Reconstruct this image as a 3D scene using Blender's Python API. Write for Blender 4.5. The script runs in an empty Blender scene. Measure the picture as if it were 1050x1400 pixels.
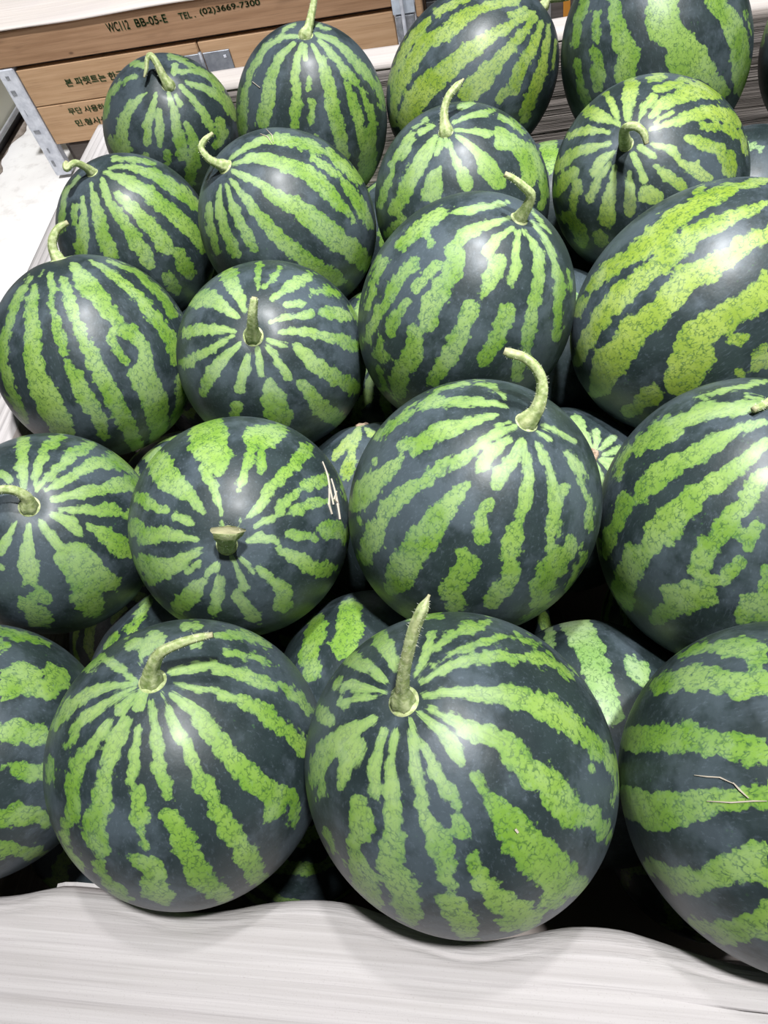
import bpy, bmesh, math, random
import numpy as np
from mathutils import Vector, Matrix
C = bpy.context.scene.collection
SC = bpy.context.scene

# ------------------------------------------------------------------ camera
# phone held over the bin: looks 55 degrees down, rolled 18 degrees, 19.5 degrees off the bin's depth axis
F, CX, CY = 1052.0, 525.0, 700.0
CAM = np.array([0.0, 0.0, 1.40])
def cam_rows(th=55, ro=18, yaw=19.5):
    th, ro, yaw = map(math.radians, (th, ro, yaw))
    fwd = np.array([0, math.cos(th), -math.sin(th)]); r = np.array([1., 0, 0]); u = np.cross(r, fwd)
    X = r*math.cos(ro) - u*math.sin(ro); Y = -(u*math.cos(ro) + r*math.sin(ro))
    Z = np.array([[math.cos(yaw), -math.sin(yaw), 0], [math.sin(yaw), math.cos(yaw), 0], [0, 0, 1]])
    return np.stack([Z@X, Z@Y, Z@fwd])
RC = cam_rows()
def ray(px):
    d = RC.T @ np.array([(px[0]-CX)/F, (px[1]-CY)/F, 1.0]); return d/np.linalg.norm(d)
def project(P):
    c = (np.asarray(P)-CAM) @ RC.T
    return CX+F*c[:, 0]/c[:, 2], CY+F*c[:, 1]/c[:, 2], c[:, 2]
def on_y(px, y): d = ray(px); return CAM + d*(y/d[1])
def on_z(px, z): d = ray(px); return CAM + d*((z-CAM[2])/d[2])
cd = bpy.data.cameras.new('camera'); cam = bpy.data.objects.new('camera', cd); C.objects.link(cam)
cd.sensor_fit = 'VERTICAL'; cd.sensor_height = 24; cd.lens = F/1400*24; cd.clip_start = .01
m4 = Matrix.Identity(4)
for i in range(3):
    m4[i][0] = RC[0][i]; m4[i][1] = -RC[1][i]; m4[i][2] = -RC[2][i]; m4[i][3] = CAM[i]
cam.matrix_world = m4; SC.camera = cam

# ------------------------------------------------------------------ light
w = bpy.data.worlds.new('world'); SC.world = w; w.use_nodes = True
w.node_tree.nodes['Background'].inputs[0].default_value = (.88, .94, 1.0, 1)
w.node_tree.nodes['Background'].inputs[1].default_value = .065
def lamp(name, loc, power, size, target=None, color=(.985, .99, 1)):
    l = bpy.data.lights.new(name, 'AREA'); l.shape = 'DISK'; l.size = size; l.energy = power; l.color = color
    o = bpy.data.objects.new(name, l); C.objects.link(o); o.location = loc
    if target is not None:
        o.rotation_euler = (Vector(target)-Vector(loc)).to_track_quat('-Z', 'Y').to_euler()
    return o
def spot(name, loc, target, power, half, color=(.985, .99, 1)):
    l = bpy.data.lights.new(name, 'SPOT'); l.spot_size = math.radians(2*half); l.spot_blend = 1.0; l.shadow_soft_size = .065; l.energy = power; l.color = color
    o = bpy.data.objects.new(name, l); C.objects.link(o); o.location = loc
    o.rotation_euler = (Vector(target)-Vector(loc)).to_track_quat('-Z', 'Y').to_euler(); return o
# ceiling track spots: one over the back rows, one over the front rows, one over the aisle
spot('track_spot', (.24, .84, 3.15), (-.10, 1.22, .75), 385, 32)
spot('track_spot', (.50, .04, 3.15), (-.08, .05, .75), 330, 31)
spot('track_spot', (-1.55, 1.35, 3.15), (-1.45, 2.35, 0), 540, 30)
SC.view_settings.view_transform = 'Standard'; SC.view_settings.look = 'None'
SC.view_settings.gamma = 1; SC.view_settings.use_curve_mapping = False
SC.view_settings.exposure = 0.0

# ------------------------------------------------------------------ helpers
def srgb(r, g, b):
    f = lambda c: c/12.92 if c <= .04045 else ((c+.055)/1.055)**2.4
    return (f(r/255), f(g/255), f(b/255), 1)
class Mat:
    def __init__(s, name):
        s.m = bpy.data.materials.new(name); s.m.use_nodes = True; s.t = s.m.node_tree; s.b = s.t.nodes['Principled BSDF']
    def n(s, kind, **kw):
        nd = s.t.nodes.new(kind)
        for k, v in kw.items():
            if k.startswith('i_'): nd.inputs[k[2:].replace('_', ' ')].default_value = v
            else: setattr(nd, k, v)
        return nd
    def l(s, a, b): s.t.links.new(a, b)
    def math(s, op, a, b=None, c=None, clamp=False):
        nd = s.t.nodes.new('ShaderNodeMath'); nd.operation = op; nd.use_clamp = clamp
        for i, v in enumerate((a, b, c)):
            if v is None: continue
            if isinstance(v, (int, float)): nd.inputs[i].default_value = v
            else: s.l(v, nd.inputs[i])
        return nd.outputs[0]
    def step(s, v, lo, hi):
        nd = s.t.nodes.new('ShaderNodeMapRange'); nd.interpolation_type = 'SMOOTHSTEP'
        s.l(v, nd.inputs[0]); nd.inputs[1].default_value = lo; nd.inputs[2].default_value = hi
        return nd.outputs[0]
    def mix(s, f, a, b):
        nd = s.t.nodes.new('ShaderNodeMix'); nd.data_type = 'RGBA'
        if isinstance(f, (int, float)): nd.inputs[0].default_value = f
        else: s.l(f, nd.inputs[0])
        for i, v in ((6, a), (7, b)):
            if isinstance(v, tuple): nd.inputs[i].default_value = v
            else: s.l(v, nd.inputs[i])
        return nd.outputs[2]
    def coord(s, scale=(1, 1, 1), kind='Object'):
        tc = s.n('ShaderNodeTexCoord'); mp = s.n('ShaderNodeMapping'); mp.inputs['Scale'].default_value = scale
        s.l(tc.outputs[kind], mp.inputs[0]); return mp.outputs[0]
    def noise(s, co, scale, detail=2, rough=.5):
        nd = s.n('ShaderNodeTexNoise', i_Scale=scale, i_Detail=detail, i_Roughness=rough); s.l(co, nd.inputs['Vector']); return nd.outputs[0]
    def vor(s, co, scale, feature='F1', rnd=1.0):
        nd = s.n('ShaderNodeTexVoronoi'); nd.feature = feature; nd.inputs['Scale'].default_value = scale; nd.inputs['Randomness'].default_value = rnd
        s.l(co, nd.inputs['Vector']); return nd.outputs['Distance']
    def bump(s, h, strength, dist):
        nd = s.n('ShaderNodeBump', i_Strength=strength, i_Distance=dist); s.l(h, nd.inputs['Height']); s.l(nd.outputs[0], s.b.inputs['Normal'])
    def base(s, col):
        if isinstance(col, tuple): s.b.inputs['Base Color'].default_value = col
        else: s.l(col, s.b.inputs['Base Color'])
    def set(s, rough=.5, spec=.5, metal=0):
        s.b.inputs['Roughness'].default_value = rough; s.b.inputs['Specular IOR Level'].default_value = spec; s.b.inputs['Metallic'].default_value = metal

def mesh_obj(name, verts, faces, mat, parent=None, smooth=False):
    me = bpy.data.meshes.new(name); me.from_pydata([tuple(map(float, v)) for v in verts], [], [tuple(map(int, f)) for f in faces]); me.update()
    if smooth: me.polygons.foreach_set('use_smooth', [True]*len(me.polygons))
    o = bpy.data.objects.new(name, me); C.objects.link(o)
    if mat: me.materials.append(mat)
    if parent: o.parent = parent
    return o
def bm_obj(name, bm, mat, parent=None, smooth=False):
    me = bpy.data.meshes.new(name); bm.to_mesh(me); bm.free()
    if smooth: me.polygons.foreach_set('use_smooth', [True]*len(me.polygons))
    o = bpy.data.objects.new(name, me); C.objects.link(o); me.materials.append(mat)
    if parent: o.parent = parent
    return o
def box(name, lo, hi, mat, parent=None, bevel=.003):
    """bevelled block given in world coordinates (parents are un-rotated Empties)"""
    bm = bmesh.new(); bmesh.ops.create_cube(bm, size=1)
    lo = Vector(lo); hi = Vector(hi); c = (lo+hi)/2; s = hi-lo
    off = Vector(parent.location) if parent else Vector((0, 0, 0))
    for v in bm.verts: v.co = Vector((v.co.x*s.x, v.co.y*s.y, v.co.z*s.z))
    if bevel: bmesh.ops.bevel(bm, geom=bm.edges[:], offset=min(bevel, min(s)*.3), segments=1, affect='EDGES')
    o = bm_obj(name, bm, mat, parent); o.location = c-off
    return o
def thing(name, label, cat, loc, group=None):
    o = bpy.data.objects.new(name, None); C.objects.link(o); o.location = loc; o.empty_display_size = .05
    tag(o, label, cat, group); return o
def tag(o, label, cat, group=None):
    o['label'] = label; o['category'] = cat
    if group: o['group'] = group
    return o
def grid_obj(name, P, mat, parent=None, thick=0.0):
    """P: array rows x cols x 3 in world space -> smooth sheet with real thickness"""
    P = np.asarray(P, float); r, c = P.shape[:2]
    off = np.array(parent.location) if parent else np.zeros(3)
    V = (P-off).reshape(-1, 3)
    idx = np.arange(r*c).reshape(r, c)
    Fc = np.stack([idx[:-1, :-1], idx[:-1, 1:], idx[1:, 1:], idx[1:, :-1]], -1).reshape(-1, 4)
    o = mesh_obj(name, V, Fc, mat, parent, smooth=True)
    if thick:
        md = o.modifiers.new('solid', 'SOLIDIFY'); md.thickness = thick; md.offset = -1
    return o

# ------------------------------------------------------------------ materials
def rind_mat(name, lightA, lightB, dark=(.0085, .0175, .0165, 1), seed=0.0):
    m = Mat(name); tc = m.n('ShaderNodeTexCoord'); mp = m.n('ShaderNodeMapping'); m.l(tc.outputs['Object'], mp.inputs[0])
    oi = m.n('ShaderNodeObjectInfo'); mp2 = m.n('ShaderNodeVectorMath', operation='SCALE'); mp2.inputs[0].default_value = (7.3, 3.1, 5.7)
    m.l(oi.outputs['Random'], mp2.inputs['Scale']); m.l(mp2.outputs[0], mp.inputs['Location'])
    co = mp.outputs[0]
    st = m.n('ShaderNodeAttribute', attribute_name='stripe').outputs['Fac']
    # ragged, lobed stripe edge (mm)
    e1 = m.math('MULTIPLY', m.math('SUBTRACT', m.noise(co, 34, 2), .5), 5.0)
    wv = m.n('ShaderNodeVectorMath', operation='MULTIPLY'); wv.inputs[1].default_value = (1, 1, .72); m.l(co, wv.inputs[0]); cz = wv.outputs[0]
    e2 = m.math('ADD', m.math('MULTIPLY', m.math('SUBTRACT', .44, m.vor(co, 88)), 6.5), m.math('MULTIPLY', m.math('SUBTRACT', .44, m.vor(co, 205)), 3.6))
    e3 = m.math('MULTIPLY', m.math('SUBTRACT', m.noise(co, 420, 3, .65), .5), 4.5)
    am = m.n('ShaderNodeAttribute', attribute_name='shoulder').outputs['Fac']
    t = m.math('ADD', st, m.math('MULTIPLY', am, m.math('ADD', e1, m.math('ADD', e2, e3))))
    pc = m.n('ShaderNodeAttribute', attribute_name='polar').outputs['Vector']
    ps = m.noise(pc, 9, 4, .65); young = m.step(am, .98, .5)
    t = m.math('ADD', t, m.math('MULTIPLY', m.math('MULTIPLY', young, m.math('SUBTRACT', ps, .5)), 7.0))
    t = m.math('ADD', t, .3)
    mask = m.step(t, -.75, .75)
    # light stripe: two greens, dark vein net
    lg = m.mix(m.step(m.noise(co, 26, 3), .3, .7), lightA, lightB)
    v1 = m.n('ShaderNodeTexVoronoi'); v1.feature = 'DISTANCE_TO_EDGE'; v1.inputs['Scale'].default_value = 300
    nz = m.n('ShaderNodeTexNoise', i_Scale=260, i_Detail=2); m.l(cz, nz.inputs['Vector'])
    sc = m.n('ShaderNodeVectorMath', operation='SCALE', i_Scale=.004); m.l(nz.outputs['Color'], sc.inputs[0])
    ad = m.n('ShaderNodeVectorMath', operation='ADD'); m.l(cz, ad.inputs[0]); m.l(sc.outputs[0], ad.inputs[1]); m.l(ad.outputs[0], v1.inputs['Vector'])
    vein = m.math('SUBTRACT', 1.0, m.step(v1.outputs['Distance'], .0, .2))
    vein = m.math('MULTIPLY', vein, m.step(m.noise(co, 210, 2), .42, .6))
    speck = m.step(m.noise(co, 520, 2, .6), .58, .72)
    vv = m.math('ADD', m.math('MULTIPLY', vein, .72), m.math('MULTIPLY', speck, .46), clamp=True)
    lg = m.mix(vv, lg, (.024, .085, .016, 1))
    pk = m.step(m.noise(pc, 26, 3, .6), .54, .66); lg = m.mix(m.math('MULTIPLY', m.math('MULTIPLY', pk, young), .6), lg, (.03, .09, .02, 1)); lg = m.mix(m.math('MULTIPLY', young, .45), lg, (.40, .52, .23, 1))
    edge = m.math('SUBTRACT', 1.0, m.step(t, .2, 4.0))
    lg = m.mix(m.math('MULTIPLY', edge, .28), lg, (.05, .17, .025, 1))
    # dark ground: blue-black green with faint mottling and waxy bloom
    dk = m.mix(m.step(m.noise(co, 40, 3), .3, .7), dark, (.0185, .0320, .0315, 1))
    mot = m.math('MULTIPLY', m.step(m.vor(co, 210), .30, .12), m.step(m.noise(co, 42, 2), .60, .70))
    mot = m.math('MULTIPLY', mot, m.step(m.noise(co, 300, 2), .45, .6))
    dk = m.mix(m.math('MULTIPLY', mot, .55), dk, (.045, .13, .03, 1))
    col = m.mix(mask, dk, lg)
    pat = m.math('MULTIPLY', m.step(m.noise(co, 13, 5, .65), .44, .60), .125)
    scr = m.math('MULTIPLY', m.step(m.noise(m.coord((1, 1, .25)), 420, 3, .7), .54, .72), .09)
    bl = m.math('ADD', m.math('ADD', pat, scr), .025)
    col = m.mix(bl, col, (.34, .42, .52, 1))
    m.base(col); m.set(.5, .42); m.b.inputs['Coat Weight'].default_value = .13; m.b.inputs['Coat Roughness'].default_value = .29
    rg = m.math('ADD', .38, m.math('MULTIPLY', m.noise(co, 30, 4, .6), .2)); m.l(rg, m.b.inputs['Roughness'])
    h = m.math('ADD', m.math('MULTIPLY', m.noise(co, 55, 3), 1.0), m.math('MULTIPLY', m.noise(co, 500, 2), .10))
    m.bump(h, .25, .0022)
    return m.m
RIND = {
 'g': rind_mat('rind_mid_green', (.150, .285, .024, 1), (.265, .405, .078, 1)),
 'y': rind_mat('rind_yellow_green', (.200, .305, .018, 1), (.325, .430, .068, 1)),
 'b': rind_mat('rind_bright_green', (.155, .310, .022, 1), (.270, .425, .074, 1)),
 'p': rind_mat('rind_pale_green', (.200, .360, .085, 1), (.320, .460, .180, 1)),
}
def stem_mat():
    m = Mat('stem_green'); at = m.n('ShaderNodeAttribute', attribute_name='along').outputs['Fac']
    co = m.coord(); n1 = m.noise(co, 240, 3); n2 = m.noise(co, 70, 2)
    c = m.mix(m.step(n1, .3, .7), (.30, .38, .13, 1), (.58, .64, .34, 1))
    c = m.mix(m.math('MULTIPLY', m.step(n2, .5, .7), .4), c, (.52, .52, .28, 1))
    rd = m.n('ShaderNodeAttribute', attribute_name='ridge').outputs['Fac']
    c = m.mix(m.math('MULTIPLY', rd, .45), c, (.12, .20, .05, 1))
    c = m.mix(m.step(at, .90, 1.0), c, (.40, .38, .22, 1))
    m.base(c); m.set(.6, .35); m.bump(n1, .5, .0012); return m.m
STEM = stem_mat()
def simple(name, col, rough=.5, metal=0, var=None, scale=30, spec=.5):
    m = Mat(name)
    if var:
        co = m.coord(); m.base(m.mix(m.step(m.noise(co, scale, 4, .6), .3, .7), col, var))
    else: m.base(col)
    m.set(rough, spec, metal); return m.m
SCAR = simple('dry_scar', (.22, .14, .09, 1), .8, 0, (.45, .34, .25, 1), 250)
TAN = simple('dry_scratch', (.55, .48, .39, 1), .8)
HAIR = simple('pale_fuzz', (.75, .78, .62, 1), .7)
PALE = simple('cut_stem_face', (.62, .60, .42, 1), .7, 0, (.46, .46, .26, 1), 300)
def card_mat(name, axis, a=(.44, .412, .400, 1), b=(.57, .540, .530, 1), amp=.5):
    """kraft board: long streaks running along the flutes (axis = direction across them)"""
    m = Mat(name)
    s = {'y': (1.0, 75, 75), 'z': (1.2, 1.2, 70), 'x': (60, 1.2, 60), 'zx': (1.2, 1.2, 70)}[axis]
    co = m.coord(s); st = m.math('ADD', m.math('MULTIPLY', m.noise(co, 1, 4, .6), .6), m.math('MULTIPLY', m.noise(co, 3.3, 3, .6), .4)); sp = m.noise(m.coord(), 900, 2); big = m.noise(m.coord(), 9, 3)
    c = m.mix(m.step(st, .36, .64), a, b)  # kraft streaks; their darker tone also paints in shade along the creases
    c = m.mix(m.math('MULTIPLY', m.step(big, .4, .7), .25), c, (.57, .52, .53, 1))
    c = m.mix(m.math('MULTIPLY', m.step(sp, .62, .72), .25), c, (.30, .26, .23, 1))
    m.base(c); m.set(.75, .25); m.bump(st, min(1, amp*1.2), .0042); return m.m
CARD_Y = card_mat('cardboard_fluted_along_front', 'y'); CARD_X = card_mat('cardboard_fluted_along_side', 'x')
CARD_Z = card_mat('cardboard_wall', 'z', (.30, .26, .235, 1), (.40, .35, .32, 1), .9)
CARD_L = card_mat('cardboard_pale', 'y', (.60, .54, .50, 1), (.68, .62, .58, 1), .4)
def wood_mat(name, a, b, c, knots=True):
    m = Mat(name); co = m.coord((2.0, 40, 40)); g = m.noise(co, 1.6, 5, .62); fine = m.noise(m.coord((9, 300, 300)), 1, 2)
    col = m.mix(m.step(g, .32, .68), a, b)
    col = m.mix(m.math('MULTIPLY', m.step(fine, .55, .75), .35), col, c)
    if knots:
        k = m.vor(m.coord((1.1, 1, 2.2)), 6.5); col = m.mix(m.math('MULTIPLY', m.step(k, .085, .02), .75), col, c)
        st = m.noise(m.coord((1.5, 1, 6)), 3, 3); col = m.mix(m.math('MULTIPLY', m.step(st, .60, .75), .35), col, c)
    m.base(col); m.set(.7, .25); m.bump(fine, .2, .001); return m.m
WOOD_D = wood_mat('wood_tan_dark', (.255, .145, .080, 1), (.340, .205, .120, 1), (.085, .045, .026, 1))
WOOD_L = wood_mat('wood_tan_light', (.360, .220, .120, 1), (.450, .290, .170, 1), (.16, .09, .05, 1))
WOOD_G = wood_mat('wood_weathered_grey', (.10, .085, .078, 1), (.17, .145, .135, 1), (.04, .032, .03, 1))
INK = simple('green_stencil_ink', (.040, .105, .030, 1), .7, 0, (.085, .150, .055, 1), 60)
GALV = simple('worn_grey_paint', (.42, .44, .50, 1), .55, .0, (.60, .62, .68, 1), 40)
GALV_D = simple('scraped_metal', (.16, .17, .19, 1), .5, .3, (.30, .31, .34, 1), 60)
PLATE = simple('brushed_hinge_steel', (.12, .13, .155, 1), .42, .5, (.22, .235, .26, 1), 25)
TAPE = simple('clear_packing_tape', (.50, .56, .64, 1), .25, 0, (.36, .40, .46, 1), 30)
DARK = simple('black_iron', (.02, .02, .022, 1), .5)
ORANGE = simple('orange_strap', (.65, .26, .02, 1), .5)
CREAM = simple('cream_enamel', (.70, .70, .58, 1), .35)
GREYM = simple('grey_plinth', (.30, .31, .33, 1), .45, .1, (.42, .42, .44, 1), 12)
def floor_mat():
    m = Mat('pale_sealed_concrete'); co = m.coord(); a = m.noise(co, 2.2, 5, .6); b = m.noise(co, 26, 4, .6)
    c = m.mix(m.step(a, .3, .7), (.70, .68, .67, 1), (.84, .83, .82, 1)); c = m.mix(m.math('MULTIPLY', m.step(b, .52, .72), .35), c, (.44, .41, .39, 1))
    m.base(c); m.set(.38, .45); m.bump(b, .15, .002); return m.m
FLOOR = floor_mat()
GRIME = simple('brown_floor_grime', (.16, .125, .10, 1), .8, 0, (.34, .29, .25, 1), 22)

# ------------------------------------------------------------------ floor
fl = box('floor', (-3.4, -2.0, -.06), (3.4, 5.2, 0), FLOOR, bevel=0); fl['kind'] = 'structure'
WALLM = simple('white_wall_paint', (.72, .72, .71, 1), .6)
for nm, lo, hi in (('wall_back', (-3.4, 5.1, 0), (3.4, 5.2, 3.3)), ('wall_left', (-3.4, -2.0, 0), (-3.3, 5.1, 3.3))):
    box(nm, lo, hi, WALLM, bevel=0)['kind'] = 'structure'

# ------------------------------------------------------------------ the cardboard bin
bin_ = thing('cardboard_bin', 'big open corrugated cardboard bin with folded-out flaps, packed with watermelons', 'bin', (-.07, .68, 0))
XL, XR, YB, ZF = -.668, .565, 1.305, .722
FX = [-.80, -.62, -.50, -.46, -.42, -.36, -.30, -.26, -.23, -.19, -.16, -.10, -.06, -.02, .02, .055, .09, .127, .18, .25, .32, .70]
FY = [.060, .058, .049, .053, .0635, .062, .0485, .053, .061, .066, .0655, .050, .042, .050, .060, .060, .051, .0425, .0385, .044, .055, .055]
_fx = np.linspace(-.85, .75, 801); _fy = np.interp(_fx, FX, FY)
_k = np.exp(-(np.arange(-15, 16)/7.0)**2); _fy = np.convolve(np.pad(_fy, 15, mode='edge'), _k/_k.sum(), 'valid')
def front_y(x): return np.interp(x, _fx, _fy)
def wob(x, y, s=1.0):
    return s*(np.sin(17*x+3*np.sin(5*y))*np.sin(23*y+2)+.6*np.sin(41*x+11*y+1))
xs = np.linspace(XL-.01, XR+.01, 150)
# front wall (stands) and front flap (folded out towards the shopper)
zs = np.linspace(.02, ZF-.006, 14)
P = np.array([[(x, front_y(x)-.004+.010*(1-min(1, (z/ZF)**2)), z) for x in xs] for z in zs])
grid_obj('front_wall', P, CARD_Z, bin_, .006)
prof = []
for a in np.linspace(0, 1.35, 9): prof.append((-.016*(1-math.cos(a))-.0, .016*math.sin(a)-.016))   # rounded fold
y0, z0 = prof[-1]
for t in np.linspace(.003, .30, 110): prof.append((y0-t, z0+.0035*math.sin(1.2)-.015*t-.24*t*t))
P = np.zeros((len(prof), len(xs), 3))
for j, (py, pz) in enumerate(prof):
    d = max(0, -py-.012)
    for i, x in enumerate(xs):
        fy = front_y(x); k = math.exp(-d/.018)
        y = (fy*k + .057*(1-k)) + py
        rp = 0.0
        if d > 0:
            f = min(1, d/.02)
            rp = f*(.0007*math.sin(2*math.pi*(d+.0012*math.sin(3*x))/.0128)*(.4+.6*math.sin(5*x+60*d)**2) + .0007*math.sin(2*math.pi*d/.034+1.2*x) + .0002*math.sin(27*x+90*d))
        P[j, i] = (x, y, ZF+pz+rp+.001*math.sin(5*x)*min(1, d/.1))
grid_obj('front_flap', P, CARD_Y, bin_, .006)
# torn liner edge that stands just behind the front fold
tor = [(-.425, -.004), (-.415, .001), (-.402, .0045), (-.385, .006), (-.368, .0045), (-.352, .0)]
V = []
for x, h in tor:
    yy = front_y(x)+.0045
    V += [(x, yy, ZF-.05), (x, yy+.001, ZF-.006+h), (x, yy+.004, ZF-.006+h), (x, yy+.004, ZF-.05)]
Fc = []
for i in range(len(tor)-1):
    for k in range(4): Fc.append((4*i+k, 4*i+(k+1) % 4, 4*i+4+(k+1) % 4, 4*i+4+k))
Fc += [(0, 1, 2, 3), tuple(4*(len(tor)-1)+k for k in (3, 2, 1, 0))]
off = np.array(bin_.location); mesh_obj('torn_liner', np.array(V)-off, Fc, CARD_Y, bin_)
# left wall and flap
ys = np.linspace(.06, YB, 90)
ZL = .712
P = np.array([[(XL+.003*math.sin(9*y), y, z) for y in ys] for z in np.linspace(.02, ZL-.004, 10)])
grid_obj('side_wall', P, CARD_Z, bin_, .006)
prof = [(-.010*(1-math.cos(a)), .010*math.sin(a)-.010) for a in np.linspace(0, 1.45, 7)]
for t in np.linspace(.004, .122, 40): prof.append((prof[6][0]-t, prof[6][1]-.10*t-.5*t*t))
P = np.array([[(XL+.003*math.sin(9*y)+px, y+.25*min(0, px)*(1 if y < .1 else 0), ZL+pz+.0012*math.sin(-px*420+.8*math.sin(8*y))*min(1, -px/.02)) for y in np.linspace(.02, YB+.07, 96)] for px, pz in prof])
grid_obj('side_flap', P, CARD_X, bin_, .006)
# right wall and flap (outside the frame)
P = np.array([[(XR, y, z) for y in ys[::-1]] for z in np.linspace(.02, ZL-.004, 10)])
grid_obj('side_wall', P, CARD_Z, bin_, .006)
P = np.array([[(XR-px, y, ZL+pz) for y in np.linspace(.02, YB+.01, 60)[::-1]] for px, pz in prof])
grid_obj('side_flap', P, CARD_X, bin_, .006)
# back wall and flap
ZBk = .767
P = np.array([[(x, YB+.004*math.sin(5*x), z+.004*math.sin(z*160)*0) for x in xs[::-1]] for z in np.linspace(.02, ZBk-.004, 60)])
P[:, :, 1] += (.0016*np.sin(P[:, :, 2]*2*math.pi/.021+1.1*np.sin(6*P[:, :, 0])))
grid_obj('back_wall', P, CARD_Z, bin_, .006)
prof = [(.008*(1-math.cos(a)), .008*math.sin(a)-.008) for a in np.linspace(0, 1.5, 7)]
for t in np.linspace(.004, .035, 8): prof.append((prof[6][0]+t, prof[6][1]-.02*t))
for t in np.linspace(.01, .12, 12): prof.append((.044+.35*t, -.002-.94*t))
P = np.array([[(x, YB+.004*math.sin(5*x)+py, ZBk+pz+.0015*math.sin(12*x)) for x in xs[::-1]] for py, pz in prof])
grid_obj('back_flap', P, CARD_L, bin_, .006)
box('bottom', (XL+.01, .08, .27), (XR-.01, YB-.01, .305), CARD_Z, bin_, .002)

# ------------------------------------------------------------------ wooden crate behind
YC = 2.40
crate = thing('wooden_crate', 'tan wooden folding crate with green stencilled lettering and steel hinge plate', 'crate', (-.955, YC+.5, 0))
cx0, cx1, cxm = -1.572, -.352, -.957
planks = [('plank', cx0-.06, cx1, .384, .482, WOOD_D), ('plank', cx0, cxm-.002, .252, .371, WOOD_L), ('plank', cxm+.002, cx1, .252, .371, WOOD_L),
          ('plank', cx0, cxm-.002, .120, .2505, WOOD_L), ('plank', cxm+.002, cx1, .120, .2505, WOOD_L)]
PL = [box(n, (a, YC-(.005 if i == 0 else 0), z0), (b, YC+.022, z1), mt, crate, .003) for i, (n, a, b, z0, z1, mt) in enumerate(planks)]
for x0_, x1_ in ((cx0-.055, cx0-.033), (cx1+.04, cx1+.062)):
    for z0, z1 in ((.384, .482), (.252, .376), (.12, .25)):
        box('plank', (x0_, YC+.03, z0), (x1_, YC+1.02, z1), WOOD_D, crate, .003)
for z0, z1 in ((.384, .482), (.252, .376), (.12, .25)): box('plank', (cx0, YC+1.0, z0), (cx1, YC+1.022, z1), WOOD_D, crate, .003)
box('backing_board', (cx0, YC+.0225, .13), (cx1, YC+.03, .47), WOOD_G, crate, .001)
# pallet feet in the gap under the boards
for x in (-1.50, -.955, -.43): box('pallet_block', (x-.05, YC+.03, 0), (x+.05, YC+.15, .10), WOOD_G, crate, .004)
box('pallet_board', (cx0-.02, YC+.035, .10), (cx1+.02, YC+1.0, .118), WOOD_G, crate, .003)
box('pallet_skirt', (cx0, YC+.05, .002), (cx1, YC+.07, .098), WOOD_G, crate, .003)
# grey angle posts at both ends
for x0_, x1_ in ((cx0-.062, cx0-.002), (cx1+.002, cx1+.064)):
    p = box('corner_post', (x0_, YC-.006, .012), (x1_, YC+.028, .382), GALV, crate, .004)
    for k, zz in enumerate((.05, .10, .17, .23, .30, .35)):
        q = box('scrape', (x0_+.012+.010*(k % 2), YC-.0075, zz), (x0_+.022+.006*(k % 3), YC-.0055, zz+.022-.005*(k % 3)), GALV_D, None, .001)
        q.parent = p; q.location = Vector(q.location)-Vector(crate.location)-Vector(p.location)
# hinge plate in the middle: two leaves and a knuckle
for a, b in ((on_y((240, 78), YC)[0], cxm-.006), (cxm+.008, on_y((313, 67), YC)[0])):
    p = box('hinge_leaf', (a, YC-.004, .235), (b, YC+.001, .339), PLATE, crate, .001)
    for zz in (.25, .322):
        q = box('screw', (b-.022 if b > cxm else a+.01, YC-.006, zz-.004), (b-.013 if b > cxm else a+.019, YC-.0035, zz+.004), GALV, None, .001)
        q.parent = p; q.location = Vector(q.location)-Vector(crate.location)-Vector(p.location)
bm = bmesh.new(); bmesh.ops.create_cone(bm, cap_ends=True, segments=12, radius1=.006, radius2=.006, depth=.11)
o = bm_obj('hinge_knuckle', bm, GALV_D, crate, True); o.location = Vector((cxm, YC-.004, .288))-Vector(crate.location)
# latch hardware on the end post
lx = cx1+.004
box('latch_plate', (lx, YC-.012, .29), (lx+.056, YC-.006, .36), GALV_D, crate, .002)
box('latch_bar', (lx+.02, YC-.022, .27), (lx+.030, YC-.012, .43), GALV, crate, .002)
box('latch_tape', (lx-.004, YC-.014, .365), (lx+.06, YC-.0065, .405), TAPE, crate, .001)
box('latch_hook', (lx+.062, YC-.012, .35), (lx+.082, YC+.01, .40), WOOD_L, crate, .003)
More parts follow.
